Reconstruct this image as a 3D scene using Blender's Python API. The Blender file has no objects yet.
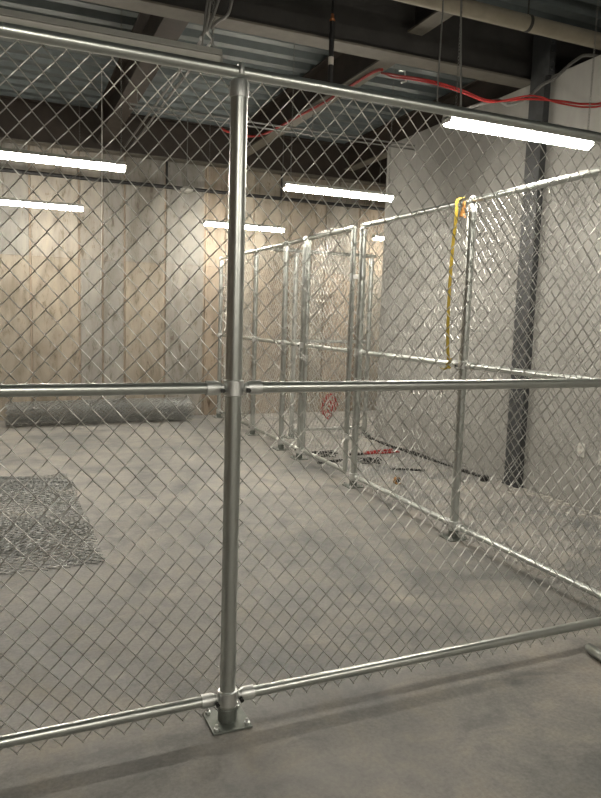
import bpy, math, random
from mathutils import Vector, Matrix
random.seed(7)
PI = math.pi
S = bpy.context.scene
COL = S.collection

# ------------------------------------------------------------------ camera
cam_data = bpy.data.cameras.new('camera'); cam = bpy.data.objects.new('camera', cam_data); COL.objects.link(cam)
CR, CU, CF = Vector((0.920418, -0.389706, 0.030977)), Vector((0.017549, 0.120346, 0.992577)), Vector((0.390541, 0.913042, -0.117607))
cam.matrix_world = Matrix(((CR.x, CU.x, -CF.x, -0.757268), (CR.y, CU.y, -CF.y, -2.396215), (CR.z, CU.z, -CF.z, 1.56211), (0, 0, 0, 1)))
cam_data.sensor_fit = 'HORIZONTAL'; cam_data.sensor_width = 36; cam_data.lens = 41.1678
cam_data.clip_start = 0.05; cam_data.clip_end = 100
S.camera = cam

# ------------------------------------------------------------------ world and exposure
w = bpy.data.worlds.new('dim_basement'); S.world = w; w.use_nodes = True
w.node_tree.nodes['Background'].inputs[0].default_value = (0.9, 0.95, 1.0, 1)
w.node_tree.nodes['Background'].inputs[1].default_value = 0.02
S.view_settings.view_transform = 'Standard'; S.view_settings.look = 'None'
S.view_settings.gamma = 1.0; S.view_settings.use_curve_mapping = False
S.view_settings.exposure = 1.98
LAMP = 34.0          # emission of every lit strip lamp
LAMP_COL = (1.0, 0.93, 0.81)

# ------------------------------------------------------------------ material helpers
def mat(name):
    m = bpy.data.materials.new(name); m.use_nodes = True
    nt = m.node_tree; return m, nt, nt.nodes['Principled BSDF']
def N(nt, t, **kw):
    n = nt.nodes.new(t)
    for k, v in kw.items():
        if k.startswith('i_'):
            key = k[2:]; key = int(key) if key.isdigit() else key.replace('_', ' ')
            n.inputs[key].default_value = v
        else: setattr(n, k, v)
    return n
def ramp(nt, fac, stops, interp='LINEAR'):
    r = nt.nodes.new('ShaderNodeValToRGB'); r.color_ramp.interpolation = interp
    e = r.color_ramp.elements
    while len(e) < len(stops): e.new(0.5)
    for k, (p, c) in enumerate(stops):
        e[k].position = p; e[k].color = (c[0], c[1], c[2], 1) if len(c) == 3 else c
    nt.links.new(fac, r.inputs[0]); return r.outputs[0]
def noise(nt, scale, detail=6, rough=0.6, coord=None, dist=0.0):
    n = N(nt, 'ShaderNodeTexNoise', i_Scale=scale, i_Detail=detail, i_Roughness=rough, i_Distortion=dist)
    if coord is not None: nt.links.new(coord, n.inputs['Vector'])
    return n.outputs['Fac']
def mix(nt, fac, a, b, mode='MIX'):
    m = nt.nodes.new('ShaderNodeMix'); m.data_type = 'RGBA'; m.blend_type = mode
    for s, v in ((0, fac), (6, a), (7, b)):
        if hasattr(v, 'is_output'): nt.links.new(v, m.inputs[s])
        else: m.inputs[s].default_value = v if s == 0 else (*v, 1)
    return m.outputs[2]
def bump(nt, b, h, strength, dist=0.01):
    bn = N(nt, 'ShaderNodeBump', i_Strength=strength, i_Distance=dist)
    nt.links.new(h, bn.inputs['Height']); nt.links.new(bn.outputs[0], b.inputs['Normal'])
def objco(nt): return nt.nodes.new('ShaderNodeTexCoord').outputs['Object']
def scaled(nt, co, sc):
    m = N(nt, 'ShaderNodeMapping'); m.inputs['Scale'].default_value = sc
    nt.links.new(co, m.inputs['Vector']); return m.outputs[0]
def simple(name, col, rough=0.6, metal=0.0, var=0.12, nscale=30, spec=0.5):
    m, nt, b = mat(name); co = objco(nt)
    f = noise(nt, nscale, 4, 0.6, co)
    c = ramp(nt, f, [(0.3, tuple(x*(1-var) for x in col)), (0.7, tuple(min(1, x*(1+var)) for x in col))])
    nt.links.new(c, b.inputs['Base Color'])
    b.inputs['Roughness'].default_value = rough; b.inputs['Metallic'].default_value = metal
    b.inputs['Specular IOR Level'].default_value = spec
    return m
def galvanized(name, col, r0, r1, nscale=18):
    m, nt, b = mat(name); co = objco(nt)
    f = noise(nt, nscale, 5, 0.6, co)
    c = ramp(nt, f, [(0.3, tuple(x*0.93 for x in col)), (0.7, col)])
    nt.links.new(c, b.inputs['Base Color'])
    rr = N(nt, 'ShaderNodeMapRange', i_To_Min=r0, i_To_Max=r1); nt.links.new(f, rr.inputs[0])
    nt.links.new(rr.outputs[0], b.inputs['Roughness']); b.inputs['Metallic'].default_value = 1.0
    return m

M = {}
M['steel'] = galvanized('galvanized_pipe', (0.60, 0.63, 0.61), 0.31, 0.36)
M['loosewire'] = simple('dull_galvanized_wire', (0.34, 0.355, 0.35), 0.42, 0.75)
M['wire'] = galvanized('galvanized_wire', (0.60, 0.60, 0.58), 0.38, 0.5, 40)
M['fitting'] = galvanized('cast_fitting', (0.82, 0.84, 0.83), 0.38, 0.52, 60)
M['plate'] = simple('zinc_plate', (0.22, 0.24, 0.22), 0.5, 0.6)
M['darkbolt'] = simple('dark_bolt', (0.05, 0.05, 0.05), 0.5, 0.8)
M['black'] = simple('black_pipe', (0.012, 0.012, 0.013), 0.5, 0.0)
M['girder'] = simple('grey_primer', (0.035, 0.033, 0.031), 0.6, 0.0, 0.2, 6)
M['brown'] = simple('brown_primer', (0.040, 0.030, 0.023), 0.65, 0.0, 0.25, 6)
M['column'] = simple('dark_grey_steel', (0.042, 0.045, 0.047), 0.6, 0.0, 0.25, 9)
M['litflange'] = simple('lit_beam_flange', (0.13, 0.12, 0.10), 0.65, 0.0, 0.15, 8)  # paler than the webs: lamplight on the undersides put into the colour
M['palepipe'] = simple('pale_pipe', (0.30, 0.27, 0.21), 0.6, 0.0, 0.1, 9)
M['conduit'] = simple('grey_conduit', (0.22, 0.22, 0.21), 0.45, 0.4)
M['red'] = simple('red_paint', (0.32, 0.018, 0.016), 0.6)
M['yellow'] = simple('yellow_webbing', (0.44, 0.32, 0.03), 0.7)
M['orange'] = simple('orange_plastic', (0.30, 0.14, 0.03), 0.5)
M['housing'] = simple('lamp_housing', (0.42, 0.42, 0.39), 0.5, 0.0, 0.05)
M['offlens'] = simple('unlit_lens', (0.50, 0.50, 0.46), 0.35, 0.0, 0.04)
M['copper'] = simple('copper', (0.55, 0.22, 0.10), 0.4, 0.9)
M['crumb'] = simple('pale_plaster', (0.50, 0.48, 0.44), 0.8)
M['white'] = simple('white_plastic', (0.62, 0.62, 0.58), 0.5, 0.0, 0.05)
M['sticker'] = simple('pale_sticker', (0.45, 0.42, 0.38), 0.6)

m, nt, b = mat('lamp_diffuser'); M['lens'] = m
b.inputs['Base Color'].default_value = (0.8, 0.8, 0.8, 1)
co = objco(nt); sx = N(nt, 'ShaderNodeSeparateXYZ'); nt.links.new(co, sx.inputs[0])
wv = N(nt, 'ShaderNodeMath', operation='MULTIPLY'); nt.links.new(sx.outputs[0], wv.inputs[0]); wv.inputs[1].default_value = 2*PI/0.0575
sn = N(nt, 'ShaderNodeMath', operation='SINE'); nt.links.new(wv.outputs[0], sn.inputs[0])
mr = N(nt, 'ShaderNodeMapRange', i_From_Min=-1.0, i_From_Max=1.0, i_To_Min=0.75*LAMP, i_To_Max=1.25*LAMP); nt.links.new(sn.outputs[0], mr.inputs[0])
nt.links.new(mr.outputs[0], b.inputs['Emission Strength']); b.inputs['Emission Color'].default_value = (*LAMP_COL, 1)

# concrete floor: trowelled grey with pale dust, darker damp blotches, fine grit, hairline scratches
m, nt, b = mat('concrete_floor'); M['floor'] = m; co = objco(nt)
n1 = noise(nt, 0.9, 8, 0.62, co, 0.6); n2 = noise(nt, 3.6, 8, 0.7, co, 0.4); n3 = noise(nt, 60, 4, 0.7, co)
n4 = noise(nt, 2.0, 8, 0.65, scaled(nt, co, (1, 3.2, 1)), 0.8)
c1 = ramp(nt, n1, [(0.30, (0.185, 0.19, 0.19)), (0.48, (0.29, 0.283, 0.266)), (0.70, (0.385, 0.365, 0.335))])
c2 = ramp(nt, n2, [(0.34, (0.55, 0.57, 0.59)), (0.5, (0.92, 0.92, 0.92)), (0.66, (1.16, 1.11, 1.04))])
c = mix(nt, 1.0, c1, c2, 'MULTIPLY')
dust = ramp(nt, n4, [(0.56, (0, 0, 0)), (0.72, (0.4, 0.4, 0.4))])
c = mix(nt, dust, c, (0.48, 0.43, 0.37))
c3 = ramp(nt, n3, [(0.35, (0.84, 0.84, 0.84)), (0.65, (1.1, 1.1, 1.1))]); c = mix(nt, 1.0, c, c3, 'MULTIPLY')
nt.links.new(c, b.inputs['Base Color'])
rg = ramp(nt, n2, [(0.3, (0.42,)*3), (0.7, (0.72,)*3)]); nt.links.new(rg, b.inputs['Roughness'])
bump(nt, b, n3, 0.25, 0.002)

# cast wall panels: each panel (0.61 m wide, joint at 2.295 m) has a tint of its own, rust runs and pour marks
m, nt, b = mat('cast_panel_wall'); M['backwall'] = m; co = objco(nt)
at = N(nt, 'ShaderNodeAttribute', attribute_name='tint')
base = ramp(nt, at.outputs['Fac'], [(0.0, (0.25, 0.20, 0.155)), (0.25, (0.33, 0.275, 0.215)), (0.5, (0.305, 0.275, 0.225)), (0.75, (0.27, 0.262, 0.24)), (1.0, (0.37, 0.335, 0.285))])
st = noise(nt, 1.5, 9, 0.68, scaled(nt, co, (2.2, 1, 0.55)), 1.2)
c = mix(nt, 1.0, base, ramp(nt, st, [(0.34, (0.60, 0.57, 0.52)), (0.5, (0.92, 0.92, 0.92)), (0.66, (1.18, 1.15, 1.1))]), 'MULTIPLY')
pit = noise(nt, 9, 9, 0.75, scaled(nt, co, (1.6, 1, 0.5)), 0.6)
c = mix(nt, 1.0, c, ramp(nt, pit, [(0.36, (0.40, 0.35, 0.28)), (0.46, (1, 1, 1))]), 'MULTIPLY')
nt.links.new(c, b.inputs['Base Color']); b.inputs['Roughness'].default_value = 0.8
bump(nt, b, pit, 0.3, 0.004)

m, nt, b = mat('pale_concrete_wall'); M['rightwall'] = m; co = objco(nt)
a1 = noise(nt, 0.8, 7, 0.6, co); a2 = noise(nt, 5, 7, 0.7, scaled(nt, co, (1, 1, 0.4)))
c = mix(nt, 1.0, ramp(nt, a1, [(0.3, (0.32, 0.315, 0.295)), (0.7, (0.39, 0.385, 0.36))]), ramp(nt, a2, [(0.3, (0.85,)*3), (0.7, (1.06,)*3)]), 'MULTIPLY')
nt.links.new(c, b.inputs['Base Color']); b.inputs['Roughness'].default_value = 0.8; bump(nt, b, a2, 0.12, 0.004)

M['deck'] = simple('galvanized_deck', (0.17, 0.20, 0.205), 0.5, 0.2, 0.12, 5)

# ------------------------------------------------------------------ mesh helpers
class MB:
    def __init__(s): s.v = []; s.f = []; s.m = []; s.mats = []
    def add(s, vs, fs, mi=0):
        o = len(s.v); s.v += [tuple(p) for p in vs]
        for f in fs: s.f.append(tuple(i+o for i in f)); s.m.append(mi)
        return s
    def box(s, x0, x1, y0, y1, z0, z1, mi=0, bv=0.0):
        if x0 > x1: x0, x1 = x1, x0
        if y0 > y1: y0, y1 = y1, y0
        vs = [(x, y, z) for z in (z0, z1) for y in (y0, y1) for x in (x0, x1)]
        return s.add(vs, [(0,2,3,1),(4,5,7,6),(0,1,5,4),(2,6,7,3),(0,4,6,2),(1,3,7,5)], mi)
    def tube(s, pts, r, n=10, mi=0, caps=True, closed=False):
        P = [Vector(p) for p in pts]; K = len(P); R = r if hasattr(r, '__len__') else [r]*K
        nrm = None; rings = []
        for i in range(K):
            if closed: t = (P[(i+1) % K]-P[i-1])
            else: t = P[min(i+1, K-1)]-P[max(i-1, 0)]
            if t.length < 1e-9: t = Vector((0,0,1))
            t.normalize()
            if nrm is None:
                a = Vector((0,0,1)) if abs(t.z) < 0.9 else Vector((1,0,0))
                nrm = t.cross(a).normalized()
            else:
                nrm = (nrm - t*nrm.dot(t)).normalized()
            bn = t.cross(nrm)
            rings.append([P[i]+(nrm*math.cos(2*PI*k/n)+bn*math.sin(2*PI*k/n))*R[i] for k in range(n)])
        vs = [p for rg in rings for p in rg]; fs = []
        for i in range(K if closed else K-1):
            j = (i+1) % K
            for k in range(n):
                fs.append((i*n+k, i*n+(k+1) % n, j*n+(k+1) % n, j*n+k))
        if caps and not closed: fs += [tuple(range(n-1, -1, -1)), tuple((K-1)*n+k for k in range(n))]
        return s.add(vs, fs, mi)
    def revolve(s, prof, c=(0,0,0), n=24, mi=0, axis='z'):
        vs = []; fs = []
        for (r, h) in prof:
            for k in range(n):
                a = 2*PI*k/n; x, y = r*math.cos(a), r*math.sin(a)
                p = {'z': (x, y, h), 'x': (h, x, y), 'y': (x, h, y)}[axis]
                vs.append((p[0]+c[0], p[1]+c[1], p[2]+c[2]))
        for i in range(len(prof)-1):
            for k in range(n): fs.append((i*n+k, i*n+(k+1) % n, (i+1)*n+(k+1) % n, (i+1)*n+k))
        fs += [tuple(range(n-1, -1, -1)), tuple((len(prof)-1)*n+k for k in range(n))]
        return s.add(vs, fs, mi)
    def prism(s, outline, axis, a, b2, mi=0):
        n = len(outline)
        def P(u, v, h): return {'x': (h, u, v), 'y': (u, h, v), 'z': (u, v, h)}[axis]
        vs = [P(u, v, a) for u, v in outline]+[P(u, v, b2) for u, v in outline]
        fs = [tuple(range(n-1, -1, -1)), tuple(range(n, 2*n))]+[(k, (k+1) % n, n+(k+1) % n, n+k) for k in range(n)]
        return s.add(vs, fs, mi)
    def build(s, name, mats, parent=None, smooth=True, bevel=0.0, loc=None):
        me = bpy.data.meshes.new(name); me.from_pydata(s.v, [], s.f)
        if not isinstance(mats, (list, tuple)): mats = [mats]
        for mm in mats: me.materials.append(M[mm])
        me.polygons.foreach_set('material_index', s.m)
        me.update()
        if smooth:
            me.polygons.foreach_set('use_smooth', [True]*len(s.f))
            try: me.set_sharp_from_angle(angle=math.radians(40))
            except Exception: pass
        o = bpy.data.objects.new(name, me); COL.objects.link(o)
        if loc: o.location = loc
        if parent is not None: o.parent = parent
        if bevel:
            md = o.modifiers.new('bevel', 'BEVEL'); md.width = bevel; md.segments = 2; md.limit_method = 'ANGLE'
        return o
def tag(o, label, cat, group=None):
    if label: o['label'] = label; o['category'] = cat
    if group: o['group'] = group
    return o
def struct(o): o['kind'] = 'structure'; return o
def empty(name, loc, label, cat, group=None, rz=0.0):
    o = bpy.data.objects.new(name, None); COL.objects.link(o); o.location = loc; o.rotation_euler = (0, 0, rz); o.empty_display_size = 0.1
    return tag(o, label, cat, group)
def copy_tree(o, parent=None):
    c = o.copy(); COL.objects.link(c); c.parent = parent
    for ch in list(o.children): copy_tree(ch, c)
    return c

# ------------------------------------------------------------------ room shell
X0, X1, XR, Y0, YW, YB, ZD = -4.0, 6.4, 3.80, -5.5, 5.66, 8.0, 4.28
mb = MB()
nx, ny = 1, 1
mb.box(X0-0.1, X1+0.1, Y0-0.1, YB+0.1, -0.12, 0.0); struct(mb.build('floor', 'floor', smooth=False))
# back wall of cast panels with recessed joints
mb = MB(); tints = []
def panel(x0, x1, z0, z1, t, d=0.0):
    n0 = len(mb.f); g = 0.012
    mb.prism([(x0+g, YB), (x0+g+0.006, YB-0.02-d), (x1-g-0.006, YB-0.02-d), (x1-g, YB)], 'z', z0+0.002, z1-0.004)
    tints.extend([t]*(len(mb.f)-n0))
n0 = len(mb.f); mb.box(X0-0.1, X1+0.1, YB-0.002, YB+0.12, -0.02, ZD+0.4); tints.extend([0.1]*(len(mb.f)-n0))
edges = [-4.1, -3.5, -2.89, -2.28, -1.67, -1.06, -0.45, 0.20, 0.52, 0.83, 1.42, 2.02, 2.34, 2.80, 3.42, 4.03, 4.64, 5.25, 5.86, 6.5]
lo = [.3, .6, .2, .7, .5, .45, .42, .78, .74, .45, .8, .22, .55, .3, .5, .25, .6, .4, .5]
hi = [.5, .4, .6, .3, .5, .75, .95, .9, .8, .7, .75, .3, .5, .45, .4, .6, .3, .5, .4]
for k in range(len(edges)-1):
    panel(edges[k], edges[k+1], 0.0, 2.295, lo[k]); panel(edges[k], edges[k+1], 2.295, 4.6, hi[k], -0.004)
wb = mb.build('wall_back', 'backwall', smooth=False)
at = wb.data.attributes.new('tint', 'FLOAT', 'FACE'); at.data.foreach_set('value', tints); struct(wb)
# pale right wall: stops below the deck and ends at its far corner
mb = MB(); mb.box(XR, XR+0.22, Y0, YW, 0, 3.80); struct(mb.build('wall_right', 'rightwall', bevel=0.006, smooth=False))
mb = MB(); mb.box(X1, X1+0.1, Y0, YB, 0, ZD+0.4); struct(mb.build('wall_far_right', 'rightwall', smooth=False))
mb = MB(); mb.box(X0-0.1, X0, Y0, YB, 0, ZD+0.4); struct(mb.build('wall_left', 'backwall', smooth=False))
mb = MB(); mb.box(X0-0.1, X1+0.1, Y0-0.1, Y0, 0, ZD+0.4); struct(mb.build('wall_behind', 'rightwall', smooth=False))
# corrugated deck, ribs along X
prof = []; y = Y0-0.05; P = 0.30; d = 0.075
while y < YB+0.05:
    prof += [(y, ZD), (y+0.11, ZD), (y+0.15, ZD+d), (y+0.26, ZD+d)]; y += P
mb = MB(); n = len(prof)
vs = [(X0-0.1, a, z) for a, z in prof]+[(X1+0.1, a, z) for a, z in prof]
mb.add(vs, [(k, k+1, n+k+1, n+k) for k in range(n-1)])
mb.box(X0-0.1, X1+0.1, Y0-0.1, YB+0.1, ZD+d+0.002, ZD+d+0.12)
struct(mb.build('ceiling', 'deck', smooth=False))

# ------------------------------------------------------------------ structural steel
def ibeam(name, axis, a, b2, c, z0, z1, fw, mats, label, cat='beam', group=None, tf=0.018, tw=0.012, parts=()):
    """I section running along axis from a to b2, centred on c across."""
    o = empty(name, ((a+b2)/2 if axis == 'x' else c, c if axis == 'x' else (a+b2)/2, z0), label, cat, group)
    def sec(u0, u1, h0, h1, nm, mt):
        q = MB(); h = (b2-a)/2
        if axis == 'x': q.box(-h, h, u0, u1, h0, h1)
        else: q.box(u0, u1, -h, h, h0, h1)
        return q.build(nm, mt, o, smooth=False, bevel=0.003)
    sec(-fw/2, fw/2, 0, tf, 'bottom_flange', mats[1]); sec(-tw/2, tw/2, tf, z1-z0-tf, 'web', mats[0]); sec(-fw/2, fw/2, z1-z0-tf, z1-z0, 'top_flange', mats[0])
    return o
ibeam('steel_girder', 'x', X0, X1, 3.04, 3.80, ZD-0.004, 0.20, ('girder', 'litflange'), 'deep dark steel girder spanning above the chain link enclosure, framing into the grey column')
ibeam('steel_girder', 'x', X0, X1, 7.72, 3.74, ZD-0.004, 0.20, ('brown', 'litflange'), 'dark girder with a pale lower edge right along the top of the back wall')
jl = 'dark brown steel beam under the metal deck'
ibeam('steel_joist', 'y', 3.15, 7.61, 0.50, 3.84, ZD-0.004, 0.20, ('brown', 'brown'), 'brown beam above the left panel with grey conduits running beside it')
ibeam('steel_joist', 'y', 3.15, 7.61, 2.45, 3.88, ZD-0.004, 0.17, ('brown', 'litflange'), 'brown beam with an underside coloured as lit and a red pipe along it')
ibeam('steel_joist', 'y', 3.15, 7.61, 4.22, 3.88, ZD-0.004, 0.17, ('brown', 'litflange'), 'brown beam over the far corner of the pale wall')
ibeam('steel_joist', 'y', Y0, 2.93, 2.47, 3.98, ZD-0.004, 0.15, ('girder', 'litflange'), 'short dark beam on the near side of the deep girder, ending above the hanging chains')
ibeam('steel_joist', 'y', Y0, 2.93, 0.50, 3.98, ZD-0.004, 0.15, ('girder', 'litflange'), 'dark beam on the near side of the deep girder at upper left')
# column against the pale wall (square section, base plate)
o = empty('steel_column', (3.765, 2.83, 0), 'dark grey steel column standing against the pale concrete wall', 'column')
q = MB(); q.box(-0.035, 0.033, -0.10, 0.10, 0.015, 3.79); q.build('shaft', 'column', o, smooth=False, bevel=0.006)
q = MB(); q.box(-0.05, 0.033, -0.11, 0.11, 0, 0.015); q.build('base_plate', 'column', o, smooth=False)
q = MB(); 
q.box(-0.035, 0.033, -0.135, 0.095, 3.79, 4.2)
for k in range(5):
    for yy in (-0.12, ): q.revolve([(0.016, -0.192), (0.016, -0.176)], (0.0, 0.0+0.045, 3.84+k*0.075), 8, 0, 'y')
q.build('connection_plate', 'column', o, smooth=False)

# ------------------------------------------------------------------ chain link
def chain_link(mb, O, U, V, Nn, w, h, p=0.0735, hp=0.083, r=0.0020, wob=0.004, sides=4, depth=0.0028, seed=0, mi=0, knuckle=True):
    """woven zigzag wires: O origin, U across, V up, Nn normal"""
    rnd = random.Random(seed); O, U, V, Nn = map(Vector, (O, U, V, Nn))
    K = int(w/(p/2)); J = int(h/(hp/2))
    ph = [rnd.uniform(0, 6.28) for _ in range(6)]
    def warp(u, v):
        du = wob*(math.sin(v*5.1+u*1.7+ph[0])+0.6*math.sin(v*11+u*6+ph[1])); dv = wob*(math.sin(u*4.3+v*2.1+ph[2])+0.5*math.sin(u*13+v*3+ph[3]))
        dn = wob*2.0*math.sin(u*3.1+v*4.7+ph[4])*0.8
        return du, dv, dn
    for k in range(K):
        pts = []
        for mI in range(J+1):
            side = (mI+k) % 2; u = (k+side)*p/2; v = mI*hp/2
            # the leg arriving here is on one face, the leg leaving on the other
            e = 0.07*p/2; sgn = 1 if side else -1
            din = depth if side else -depth
            du, dv, dn = warp(u, v)
            jx = rnd.uniform(-1, 1)*0.0006
            pts.append(O+U*(u-sgn*e+du+jx)+V*(v-0.0035+dv)+Nn*(din+dn))
            pts.append(O+U*(u-sgn*e*0.0+du+jx)+V*(v+dv)+Nn*dn)
            pts.append(O+U*(u-sgn*e+du+jx)+V*(v+0.0035+dv)+Nn*(-din+dn))
        mb.tube(pts, r, sides, mi, caps=False)

ZT, ZM_F, ZM_S, ZBOT = 2.40, 1.30, 1.264, 0.10
RP, RR = 0.0302, 0.021     # post and rail radius
def post(parent, x, y, top=2.365, r=RP, cap=True, plate=True, loop=True, loop_axis='x'):
    q = MB(); q.revolve([(r, 0.008), (r, top-0.01)], (x, y, 0), 28); po = q.build('post', 'steel', parent)
    if cap:
        q = MB(); q.revolve([(r+0.0035, top-0.050), (r+0.0035, top), (r-0.002, top+0.008), (0.006, top+0.012)], (x, y, 0), 28)
        if loop:
            pts = []
            for k in range(15):
                a = -0.45+k*(PI+0.9)/14
                c = (x, y+(RR+0.004)*math.cos(a), ZT+(RR+0.004)*math.sin(a)) if loop_axis == 'x' else (x+(RR+0.004)*math.cos(a), y, ZT+(RR+0.004)*math.sin(a))
                pts.append(c)
            q.tube(pts, 0.009, 8)
        q.build('post_cap', 'fitting', parent)
    if plate:
        q = MB(); q.box(x-0.078, x+0.078, y-0.078, y+0.078, 0.0, 0.009)
        q.revolve([(r+0.007, 0.009), (r+0.005, 0.06)], (x, y, 0), 24)
        pl = q.build('base_plate', 'plate', parent, bevel=0.002)
        for sx in (-1, 1):
            for sy in (-1, 1):
                q = MB(); q.revolve([(0.011, 0.009), (0.011, 0.019), (0.006, 0.0195), (0.006, 0.032)], (x+sx*0.06, y+sy*0.06, 0), 6)
                q.build('anchor_bolt', 'fitting', pl)
    return po
def clamp(parent, x, y, z, dirs, r=RP):
    """band round the post with a cup for each rail end; dirs = unit (dx,dy) list"""
    q = MB(); q.revolve([(r+0.001, z-0.030), (r+0.007, z-0.027), (r+0.006, z), (r+0.007, z+0.027), (r+0.001, z+0.030)], (x, y, 0), 28)
    for dx, dy in dirs:
        q.tube([(x+dx*(r+0.010), y+dy*(r+0.010), z), (x+dx*(r+0.035), y+dy*(r+0.035), z), (x+dx*(r+0.075), y+dy*(r+0.075), z)], [0.015, RR+0.0055, RR+0.0055], 20)
    cl = q.build('rail_clamp', 'fitting', parent)
    for dx, dy in dirs:
        px, py = -dy, dx
        if py > 0: px, py = -px, -py
        cx, cy = x+dx*(r+0.018), y+dy*(r+0.018)
        q = MB(); q.tube([(cx+px*0.020, cy+py*0.020, z-0.008), (cx+px*0.036, cy+py*0.036, z-0.008)], 0.0085, 6); q.build('clamp_bolt', 'darkbolt', cl)
def rail(parent, a, b2, name='rail', r=RR):
    q = MB(); n = 8; A, B = Vector(a), Vector(b2)
    q.tube([A.lerp(B, k/n) for k in range(n+1)], r, 18); return q.build(name, 'steel', parent)

AL = 0.0131
XS = 2.21
# ---- front fence
F = empty('chain_link_fence', (0, 0, 0), 'galvanized chain link fence in the foreground, across the whole picture, with a thick round post', 'fence', rz=AL)
XL = -2.44; XRf = XS/math.cos(AL)
post(F, 0, 0); post(F, XL, 0)
rail(F, (XL, 0, ZT), (XRf-0.04, 0, ZT), 'top_rail')
for a, b2 in ((XL+RP+0.02, -RP-0.02), (RP+0.02, XRf-RP-0.02)):
    rail(F, (a, 0, ZM_F), (b2, 0, ZM_F), 'middle_rail'); rail(F, (a, 0, ZBOT), (b2, 0, ZBOT), 'bottom_rail')
for z in (ZM_F, ZBOT): clamp(F, 0, 0, z, [(1, 0), (-1, 0)]); clamp(F, XL, 0, z, [(1, 0)])
q = MB(); chain_link(q, (XL, RP+0.006, 0.022), (1, 0, 0), (0, 0, 1), (0, 1, 0), XRf-XL-0.03, 2.385, seed=3, sides=5, r=0.0020)
q.build('chain_link_mesh', 'wire', F)
# ---- side fence, near length (ends at the gate)
def side_fence(name, y0, y1, posts, label, seed, mesh_side=-1, end_clamp=True):
    f = empty(name, (XS, y0, 0), label, 'fence')
    for yy, cap in posts: post(f, 0, yy-y0, cap=True, loop=cap, loop_axis='y')
    rail(f, (0, 0.0, ZT), (0, y1-y0, ZT), 'top_rail')
    ps = [p for p, c in posts]; 
    for i, (a, b2) in enumerate(zip(ps[:-1], ps[1:])):
        for z, nm in ((ZM_S, 'middle_rail'), (ZBOT, 'bottom_rail')): rail(f, (0, a-y0+RP+0.02, z), (0, b2-y0-RP-0.02, z), nm)
    for i, p in enumerate(ps):
        ds = ([(0, 1)] if i < len(ps)-1 else [])+([(0, -1)] if i > 0 else [])
        for z in (ZM_S, ZBOT): clamp(f, 0, p-y0, z, ds)
    q = MB(); chain_link(q, (mesh_side*(RP+0.006), 0.02, 0.022), (0, 1, 0), (0, 0, 1), (1, 0, 0), y1-y0-0.02, 2.385, seed=seed, wob=0.005)
    q.build('chain_link_mesh', 'wire', f)
    return f
yc = XS*math.tan(AL)+0.0
side_fence('chain_link_fence', yc, 3.22, [(yc, True), (1.63, True), (3.22, True)], 'side run of chain link fence from foreground corner to gate, carrying a yellow strap', 5, 1)
side_fence('chain_link_fence', 4.53, 7.72, [(4.53, True), (5.09, True), (6.13, True), (7.72, True)], 'far side run of chain link fence between the gate and the back wall', 6, 1)
# ---- gate between the two runs
G = empty('chain_link_gate', (XS, 3.30, 0), 'tall chain link gate leaf standing closed between two thick posts of the side fence', 'gate')
gx, a, b2, gb, gt = 0.0, 0.10, 1.14, 0.11, 2.40
rail(G, (gx, a, gb), (gx, a, gt), 'gate_stile', 0.0235); rail(G, (gx, b2, gb), (gx, b2, gt), 'gate_stile', 0.0235)
rail(G, (gx, a, gt), (gx, b2, gt), 'gate_rail', 0.0235); rail(G, (gx, a, gb), (gx, b2, gb), 'gate_rail', 0.0235); rail(G, (gx, a, ZM_S), (gx, b2, ZM_S), 'gate_rail', 0.0195)
q = MB(); chain_link(q, (gx+0.030, a, 0.05), (0, 1, 0), (0, 0, 1), (1, 0, 0), b2-a, 2.43, seed=9, wob=0.006); q.build('chain_link_mesh', 'wire', G)
for z in (0.45, 1.95):
    q = MB(); q.box(-0.008, 0.008, -0.042, 0.08, z-0.02, z+0.02); q.revolve([(0.03, z-0.03), (0.03, z+0.03)], (gx, a, 0), 16); q.build('hinge', 'fitting', G, bevel=0.002)
q = MB(); q.revolve([(0.0285, 1.10), (0.0285, 1.16)], (gx, b2, 0), 16); q.box(-0.03, -0.022, b2-0.02, b2+0.05, 1.11, 1.15); q.tube([(-0.03, b2+0.03, 1.13), (-0.06, b2+0.03, 1.13), (-0.06, b2+0.03, 1.24)], 0.007, 8)
q.build('latch', 'fitting', G)
# ---- cross fence behind the gate
Y6 = 5.80
C = empty('chain_link_fence', (XS, Y6, 0), 'short chain link cross fence seen through the gate, reaching toward the pale wall corner', 'fence')
post(C, 0.42, 0, loop=True); post(C, 1.505, 0); rail(C, (1.40, 0, 0.08), (1.40, 0, 2.34), 'gate_stile')
rail(C, (0.05, 0, ZT), (1.56, 0, ZT), 'top_rail')
for z, nm in ((ZM_S, 'middle_rail'), (ZBOT, 'bottom_rail')):
    rail(C, (0.42, 0, z), (1.46, 0, z), nm)
q = MB(); chain_link(q, (0.05, -RP-0.006, 0.022), (1, 0, 0), (0, 0, 1), (0, 1, 0), 1.42, 2.385, seed=12); q.build('chain_link_mesh', 'wire', C)

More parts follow.
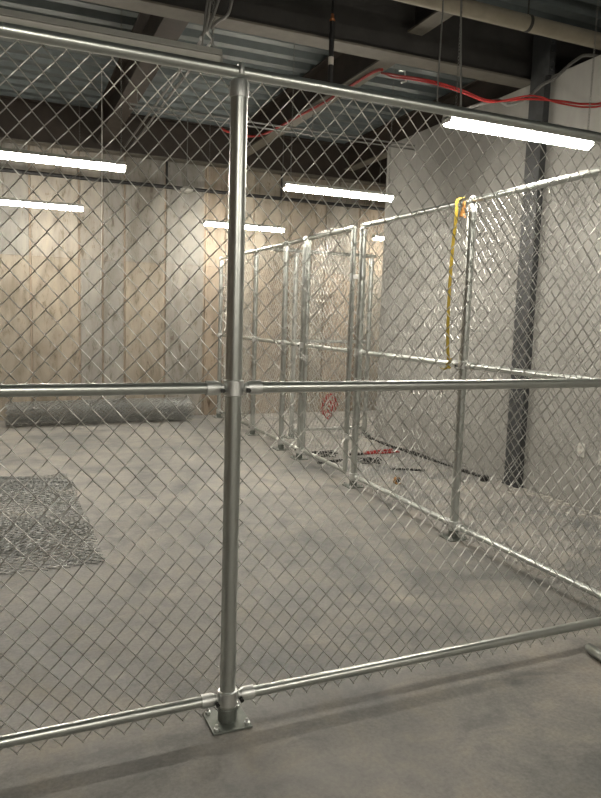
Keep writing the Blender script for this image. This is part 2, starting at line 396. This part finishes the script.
# ------------------------------------------------------------------ strip lamps
LZ = 2.80
def lamp(loc, label, lit=True, rz=0.0, chains=(0.06, 1.16), L=1.19):
    """local x runs from 0 to L; z=0 is the lens underside"""
    o = empty('strip_lamp', loc, label, 'lamp', None, rz)
    q = MB(); q.prism([(-0.056, 0.040), (-0.040, 0.072), (0.040, 0.072), (0.056, 0.040)], 'x', -0.006, L+0.006); q.build('housing', 'housing', o, bevel=0.002, smooth=False)
    n = 9; out = [(0.044*math.cos(PI+PI*k/(n-1)), 0.039+0.050*math.sin(PI+PI*k/(n-1))) for k in range(n)]
    q = MB(); q.prism(out, 'x', 0.0, L); q.build('lens', 'lens' if lit else 'offlens', o, smooth=True)
    for ex in (-0.006, L+0.001):
        q = MB(); q.box(ex, ex+0.005, -0.05, 0.05, 0.012, 0.05); q.build('end_cap', 'housing', o, smooth=False)
    for cx in chains:
        q = MB(); z = 0.068
        k = 0
        top = ZD-loc[2]
        while z < top:
            pts = []
            for j in range(8):
                a = 2*PI*j/8; u, v = 0.0065*math.cos(a), 0.0125*math.sin(a)
                pts.append((cx+(u if k % 2 else 0), (0 if k % 2 else u), z+0.011+v))
            q.tube(pts, 0.0016, 4, closed=True); z += 0.0195; k += 1
        q.build('hanging_chain', 'conduit', o)
    return o
#LAMPS#
lamp((-0.97, 4.00, LZ), 'lit strip lamp at upper left, the nearer and longer looking of the two there')
lamp((-1.06, 6.78, LZ), 'lit strip lamp at left, lower and farther than the other one there', rz=-0.01)
lamp((1.79, 7.15, LZ), 'lit strip lamp crossed by the thick foreground post', rz=0.03)
lamp((1.754, 4.03, LZ), 'lit strip lamp in the middle above the gate')
near_lamp = lamp((1.81, 1.40, LZ-0.008), 'large lit strip lamp at upper right, nearest of the lit ones', L=1.17)
lamp((4.48, 7.16, LZ), 'lit strip lamp at the far corner, mostly hidden by the pale wall')
lamp((-0.97, 1.045, LZ-0.028), 'unlit grey strip lamp just above the top rail at upper left', lit=False)
for lx, ly, lab in ((-1.3, -4.0, 'lit strip lamp behind the viewpoint, nearer the left wall'), (1.6, -4.4, 'unseen lit strip lamp added behind the viewpoint, nearer the right wall')):  # the right one is added to brighten the front rails and post
    lamp((lx, ly, LZ), lab)

# ------------------------------------------------------------------ pipes and cables under the ceiling
def curve_pts(P, n=8):
    """Catmull-Rom through the given points"""
    P = [Vector(p) for p in P]; out = []
    for i in range(len(P)-1):
        p0, p1, p2, p3 = P[max(i-1, 0)], P[i], P[i+1], P[min(i+2, len(P)-1)]
        for k in range(n):
            t = k/n; out.append(0.5*((2*p1)+(p2-p0)*t+(2*p0-5*p1+4*p2-p3)*t*t+(3*p1-p0-3*p2+p3)*t**3))
    out.append(P[-1]); return out
def run(name, P, r, mt, label, cat, group=None, n=8, sides=10, straight=False):
    q = MB(); q.tube([Vector(p) for p in P] if straight else curve_pts(P, n), r, sides)
    return tag(q.build(name, mt), label, cat, group)

o = empty('ceiling_pipe', (0, 2.2, 3.915), 'thick pale pipe at upper right, crossing above the nearest lit lamp and over the wall', 'pipe')
q = MB(); q.tube([(X0, 0, 0), (0, 0, 0), (2.9, 0, 0), (X1, 0, 0)], 0.060, 22); q.build('pipe', 'palepipe', o)
for hx in (0.2, 3.05, 5.2):
    q = MB(); q.revolve([(0.064, hx-0.014), (0.064, hx+0.014)], (0, 0, 0), 22, 0, 'x'); q.tube([(hx, 0, 0.062), (hx, 0, ZD-3.915)], 0.006, 8); q.build('hanger', 'girder', o)
run('sprinkler_main', [(X0, 7.86, 3.39), (0, 7.86, 3.39), (X1, 7.86, 3.39)], 0.026, 'black', 'black pipe running along the top of the back wall', 'pipe', straight=True)
for hx in (1.41, 3.2, -1.2):
    q = MB(); q.tube([(hx, 7.86, 3.416), (hx, 7.86, 3.9)], 0.016, 8); tag(q.build('pipe_hanger', 'black'), {1.41: 'black hanger above the back wall pipe, left of the thick post', 3.2: 'black hanger above the back wall pipe, right of the thick post', -1.2: 'black hanger above the back wall pipe at the far left end'}[hx], 'hanger')
o = empty('sprinkler_drop', (1.655, 2.84, 3.40), 'short black vertical pipe with a coppery tip hanging before the deep girder', 'pipe')
q = MB(); q.revolve([(0.020, 0.0), (0.020, 0.50)], n=14); q.revolve([(0.024, 0.36), (0.024, 0.41)], n=14); q.revolve([(0.010, 0.55), (0.010, ZD-3.40)], n=8); q.build('pipe', 'black', o)
q = MB(); q.revolve([(0.021, 0.50), (0.024, 0.51), (0.014, 0.53), (0.012, 0.555)], n=14); q.build('copper_tip', 'copper', o)
q = MB(); q.revolve([(0.0215, 0.17), (0.0215, 0.23)], n=14); q.build('sticker', 'sticker', o)
# conduits by the left beam
g = 'grey conduits beside the left brown beam'
run('conduit', [(0.66, 2.82, ZD), (0.655, 2.80, 3.95), (0.62, 2.80, 3.66), (0.60, 2.86, 3.60), (0.70, 3.25, 3.74), (0.755, 3.6, 3.80), (0.76, 5.5, 3.80), (0.76, 7.6, 3.80)], 0.013, 'conduit', 'grey bent conduit beside the left brown beam, dipping lowest under the girder', 'conduit')
run('conduit', [(0.76, 2.84, ZD), (0.745, 2.82, 3.98), (0.66, 2.83, 3.70), (0.655, 2.9, 3.66), (0.82, 3.35, 3.78), (0.84, 3.7, 3.81), (0.84, 5.5, 3.81), (0.84, 7.6, 3.81)], 0.013, 'conduit', 'grey bent conduit just right of the lowest dipping one, under the girder', 'conduit')
run('conduit', [(0.84, 2.84, ZD), (0.83, 2.83, 3.98), (0.80, 2.84, 3.80), (0.73, 2.87, 3.74), (0.69, 2.92, 3.70)], 0.012, 'conduit', 'short hooked grey conduit, rightmost of those left of the post top', 'conduit')
run('hanging_cable', [(0.60, 2.4, ZD), (0.585, 2.42, 4.0), (0.52, 2.43, 3.62), (0.50, 2.44, 3.38), (0.49, 2.5, 3.3)], 0.006, 'conduit', 'thin cable hanging straight down beside the bent conduits', 'cable')
q = MB()
for dz, dy in ((0, 0), (-0.045, 0.0)): q.tube([(0.42, 5+dy, 3.66+dz), (2.0, 5+dy, 3.655+dz), (XR+0.02, 5+dy, 3.66+dz)], 0.010, 8)
o = empty('conduit_rack', (0, 0, 0), 'pair of thin grey conduits crossing under the beams behind the post top', 'conduit'); q.build('conduit', 'conduit', o)
for hx in (0.5, 2.45):
    q = MB(); q.tube([(hx, 5, 3.60), (hx, 5, 3.85)], 0.006, 6); q.box(hx-0.02, hx+0.02, 4.985, 5.015, 3.598, 3.604); q.build('hanger', 'conduit', o)
# red conduits
run('red_conduit', [(2.43, 3.40, 3.83), (2.42, 3.6, 3.855), (2.41, 4.4, 3.855), (2.36, 5.1, 3.85), (2.2, 6.1, 3.82), (1.9, 6.3, 3.86), (1.75, 6.25, 3.88)], 0.014, 'red', 'red conduit running along the underside of the brown beam', 'cable')
run('red_cable', [(2.425, 3.40, 3.80), (2.35, 3.1, 3.69), (2.27, 2.8, 3.575), (2.29, 2.5, 3.465), (2.395, 2.35, 3.40), (2.52, 2.25, 3.34), (2.735, 2.2, 3.285), (3.12, 2.2, 3.355), (3.45, 2.2, 3.385), (3.70, 2.2, 3.40), (3.782, 2.0, 3.39), (3.785, 1.2, 3.42)], 0.009, 'red', 'pair of red flexible cables sagging past the grey column toward the pale wall', 'cable')
red_main = COL.objects['red_cable']
thin = run('thin_cable', [(2.425, 3.36, 3.785), (2.35, 3.05, 3.65), (2.27, 2.75, 3.54), (2.31, 2.45, 3.43), (2.42, 2.3, 3.36), (2.52, 2.2, 3.30), (2.735, 2.18, 3.27), (3.12, 2.18, 3.375), (3.40, 2.18, 3.36), (3.70, 2.18, 3.37), (3.782, 2.0, 3.37), (3.785, 1.2, 3.40)], 0.007, 'red', None, None); thin.parent = red_main
run('conduit', [(2.40, 2.25, 3.15), (2.552, 2.25, 3.213), (2.83, 2.25, 3.315), (2.95, 2.25, 3.30), (3.122, 2.25, 3.37), (3.28, 2.25, 3.50), (3.42, 2.25, 3.585), (3.60, 2.25, 3.74), (3.79, 2.25, 3.815), (4.4, 2.25, 3.815)], 0.013, 'conduit', 'grey flexible conduit climbing over the top of the pale wall', 'conduit')
q = MB(); q.tube([(2.24, 2.77, 3.60), (2.29, 2.76, 3.60), (2.30, 2.75, 3.52), (2.25, 2.74, 3.50)], 0.008, 8); tag(q.build('cable_clip', 'fitting'), 'small metal clip at the left bend of the red cables', 'clip')
pc = run('power_cord', [(-0.07, 0.02, ZD-LZ), (-0.063, 0.02, 0.72), (-0.074, 0.01, 0.15), (-0.04, 0.0, 0.075), (0.03, 0, 0.07)], 0.005, 'conduit', None, None); pc.parent = near_lamp
run('hanging_cable', [(1.87, 1.42, ZD), (1.88, 1.42, 3.55), (1.925, 1.43, 2.97), (1.93, 1.43, 2.90)], 0.0065, 'conduit', 'pale cable hanging beside the chain of the nearest lit lamp', 'cable')
run('pull_cord', [(0.272, 6.0, ZD+0.002), (0.27, 6.0, 3.0), (0.256, 6.0, 1.81)], 0.0045, 'white', 'thin pale cord hanging straight down before the back wall at left', 'cord')
o = empty('pendant_sensor', (1.50, 7.0, 3.20), 'small pale round sensor hanging on a rod left of the thick post', 'sensor')
q = MB(); q.revolve([(0.02, -0.02), (0.075, 0.0), (0.09, 0.03), (0.05, 0.06), (0.012, 0.07)], n=20); q.build('dome', 'white', o)
q = MB(); q.tube([(0, 0, 0.07), (0, 0, ZD-3.20)], 0.006, 8); q.build('rod', 'conduit', o)

q = MB(); rnd = random.Random(31)
for k in range(150):
    yy = rnd.uniform(0.6, 2.72); xx = XR-0.02-abs(rnd.gauss(0, 0.10)); R0 = rnd.uniform(0.004, 0.026); nn = rnd.randint(5, 7); ph = rnd.random()*6
    out = [(xx+R0*rnd.uniform(.6, 1.1)*math.cos(ph+2*PI*j/nn), yy+R0*rnd.uniform(.6, 1.1)*math.sin(ph+2*PI*j/nn)) for j in range(nn)]
    if max(o[0] for o in out) < XR-0.003: q.prism(out, 'z', 0.0, R0*0.45)
cr = q.build('plaster_crumbs', 'crumb'); cr['kind'] = 'stuff'; tag(cr, 'pale plaster crumbs scattered along the foot of the pale right wall', 'crumbs')

# ------------------------------------------------------------------ things on the floor and on the fences
# roll of chain link in front of the back wall
q = MB()
def mesh_roll(q, L, R, layers, seed, p=0.0735, r=0.0024):
    rnd = random.Random(seed)
    for ly in range(layers):
        rad = R-0.022*ly; hp = 0.083*0.85; nJ = max(6, int(L/(hp/2)))
        K = int(2*PI*rad/(p*0.85/2)); K += K % 2; ph = rnd.uniform(0, 6)
        for k in range(K):
            pts = []
            for j in range(nJ+1):
                side = (j+k) % 2; a = (k+side)*2*PI/K+ph; x = j*hp/2
                rr = rad+0.006*math.sin(3*a+x*2.2+ly)+rnd.uniform(-.005, .005); 
                pts.append((x+rnd.uniform(-.006, .006)+(0.02*math.sin(a*2+ly) if j in (0, nJ) else 0), rr*math.cos(a), rr*math.sin(a)*0.92))
            q.tube(pts, r, 3, 0, caps=False)
mesh_roll(q, 2.52, 0.178, 6, 4)
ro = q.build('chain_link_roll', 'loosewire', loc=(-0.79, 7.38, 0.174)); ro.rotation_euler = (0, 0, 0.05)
tag(ro, 'rolled up chain link mesh lying on the floor before the back wall', 'roll')
# folded flat piece of chain link
q = MB()
chain_link(q, (-1.72, 1.88, 0.012), (1, 0, 0), (0, 1, 0), (0, 0, 1), 1.50, 2.58, p=0.066, hp=0.052, seed=21, wob=0.012, sides=3, r=0.0022)
chain_link(q, (-1.77, 1.84, 0.026), (math.cos(0.02), math.sin(0.02), 0), (-math.sin(0.02), math.cos(0.02), 0), (0, 0, 1), 1.56, 2.55, p=0.066, hp=0.052, seed=22, wob=0.014, sides=3, r=0.0022)
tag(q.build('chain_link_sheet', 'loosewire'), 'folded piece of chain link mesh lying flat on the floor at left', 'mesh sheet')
# loose pipe at the lower right edge
q = MB(); q.tube([(0, 0, 0), (0.012, 0, 0), (0.5, 0, 0), (1.1, 0, 0)], [0.016, 0.024, 0.024, 0.024], 18)
pr = q.build('loose_pipe', 'steel', loc=(1.80, -0.045, 0.024)); pr.rotation_euler = (0, 0, -1.72)
tag(pr, 'loose galvanized pipe lying on the floor at the lower right edge', 'pipe')
# yellow strap on the side fence
def ribbon(q, P, wdt, th, U=(0, 1, 0)):
    P = curve_pts(P, 6); U = Vector(U)
    for a, b2 in zip(P[:-1], P[1:]):
        t = (b2-a).normalized(); s2 = (U-t*U.dot(t)).normalized()*wdt/2; nn = t.cross(s2).normalized()*th/2
        vs = [a-s2-nn, a+s2-nn, a+s2+nn, a-s2+nn, b2-s2-nn, b2+s2-nn, b2+s2+nn, b2-s2+nn]
        q.add(vs, [(0,3,2,1),(4,5,6,7),(0,1,5,4),(1,2,6,5),(2,3,7,6),(3,0,4,7)])
o = empty('yellow_strap', (XS-0.058, 1.70, 1.24), 'yellow strap hanging from the side fence top rail, knotted at its middle rail', 'strap')
q = MB()
ribbon(q, [(0.038, 0.0, 1.187), (-0.020, 0.0, 1.165), (-0.026, -0.005, 1.08), (-0.022, 0.005, 1.0), (-0.022, 0.022, 0.85), (-0.024, 0.03, 0.5), (-0.022, 0.02, 0.2), (-0.012, 0.012, 0.05)], 0.022, 0.002, (0.82, -0.57, 0)); q.build('webbing', 'yellow', o)
q = MB(); q.tube([(0.015, 0.02, 0.06), (-0.012, -0.015, 0.045), (-0.012, 0.03, 0.02), (-0.012, -0.01, 0.0), (0.01, 0.04, 0.0), (-0.014, 0.07, -0.02), (-0.01, 0.11, -0.01)], [0.008, 0.010, 0.010, 0.010, 0.008, 0.007, 0.005], 8); q.build('knot', 'yellow', o)
q = MB(); q.tube([(0.0, -0.055, 1.15), (-0.008, -0.06, 1.10), (-0.008, -0.045, 1.05), (-0.006, -0.065, 1.04), (-0.004, -0.05, 1.09)], [0.010, 0.014, 0.020, 0.018, 0.008], 10); q.build('ratchet_buckle', 'orange', o)
# red cable coil on the cross fence
q = MB(); rnd = random.Random(11); pts = []
for j in range(60):
    a = j*0.62; R0 = 0.055+0.05*rnd.random()
    pts.append((R0*math.cos(a)+0.035*math.sin(j*0.21), -0.02*rnd.random(), 1.3*R0*math.sin(a)+0.05*math.cos(j*0.17)))
q.tube(curve_pts(pts, 3), 0.006, 5)
tag(q.build('cable_coil', 'red', loc=(3.12, Y6-0.075, 0.43)), 'tangled coil of red cable hung on the cross fence behind the gate', 'cable')
o = empty('tape_measure', (2.67, 3.19, 0), 'small orange tape measure on the floor behind the side fence', 'tool')
q = MB(); out = [(0.036*math.cos(a)*(1.0 if math.sin(a) > 0 else 1.05), 0.034+0.034*max(-1, math.sin(a)*1.15 if math.sin(a) < 0 else math.sin(a))) for a in [2*PI*k/18 for k in range(18)]]
q.prism(out, 'y', -0.022, 0.022); q.build('case', 'orange', o, bevel=0.003)
q = MB(); q.revolve([(0.018, -0.026), (0.022, -0.022), (0.022, 0.022), (0.018, 0.026)], (0, 0, 0.036), 16, 0, 'y'); q.box(0.034, 0.05, -0.008, 0.008, 0.004, 0.012); q.build('hub', 'darkbolt', o)
def bar(name, a, b2, r, mt, label, cat):
    q = MB(); A, B = Vector((a[0], a[1], r)), Vector((b2[0], b2[1], r)); q.tube([A, A.lerp(B, .5)+Vector((0.008, 0.01, 0)), B], r, 8); return tag(q.build(name, mt), label, cat)
bar('steel_rod', (2.30, 4.22), (2.62, 4.27), 0.014, 'darkbolt', 'dark steel rod on the floor between the gate posts', 'rod')
bar('steel_rod', (2.95, 3.75), (3.24, 3.58), 0.012, 'darkbolt', 'dark steel rod lying on the floor by the pale wall', 'rod')
# a bolt cutter with red handles behind the gate
o = empty('bolt_cutter', (3.0, 4.55, 0), 'bolt cutter with red handles lying on the floor behind the gate', 'tool', rz=0.1)
for s in (-1, 1):
    q = MB(); q.tube(curve_pts([(0.0, s*0.012, 0.016), (0.12, s*0.03, 0.016), (0.28, s*0.06, 0.016), (0.50, s*0.07, 0.016)], 4), 0.012, 8); q.build('handle', 'red', o)
q = MB(); q.prism([(-0.16, 0.0), (-0.10, 0.035), (0.02, 0.028), (0.02, -0.028), (-0.10, -0.035)], 'z', 0.004, 0.028); q.build('jaw', 'darkbolt', o, bevel=0.003)
# tangle of dark offcuts behind the gate
rnd = random.Random(5)
for k, (cx, cy, lab) in enumerate([(2.55, 4.60, 'tangle of dark wire offcuts just inside the gate'), (2.88, 4.12, 'tangle of dark wire offcuts on the floor behind the near gate post')]):
    q = MB()
    for j in range(9):
        P = [(rnd.uniform(-.16, .16), rnd.uniform(-.12, .12), rnd.uniform(.004, .05)) for _ in range(4)]; q.tube(curve_pts(P, 4), 0.004, 5)
    tag(q.build('wire_offcuts', 'darkbolt', loc=(cx, cy, 0)), lab, 'wire')
q = MB()
for k in range(3):
    q.tube(curve_pts([(3.60+0.02*k, 5.55, 0.012+0.01*k), (3.62-0.02*k, 5.0, 0.012), (3.60+0.015*k, 4.4, 0.014+0.008*k), (3.64, 3.8, 0.012), (3.63+0.02*k, 3.4, 0.014), (3.66, 3.18, 0.012)], 8), 0.010, 7)
tag(q.build('cable_bundle', 'darkbolt'), 'dark cables lying along the foot of the pale wall behind the column', 'cable')
q = MB(); q.prism([(-0.05, -0.03), (0.03, -0.035), (0.05, 0.01), (0.01, 0.035), (-0.04, 0.02)], 'z', 0.0, 0.05); tag(q.build('connector_block', 'black', loc=(3.60, 3.06, 0), bevel=0.006), 'small black block on the floor left of the column foot', 'block')
for k, (yy, zz, lab) in enumerate([(2.035, 0.50, 'pale outlet box on the right wall, left one of two'), (1.80, 0.47, 'pale outlet box on the right wall, at the picture edge')]):
    o = empty('outlet_box', (XR, yy, zz), lab, 'outlet')
    q = MB(); q.box(-0.012, 0.0, -0.04, 0.04, -0.06, 0.06); q.build('plate', 'white', o, bevel=0.004)
    for s in (-1, 1):
        q = MB(); q.revolve([(0.014, -0.015), (0.014, -0.012)], (0, 0, s*0.024), 14, 0, 'x'); q.build('socket', 'sticker', o)
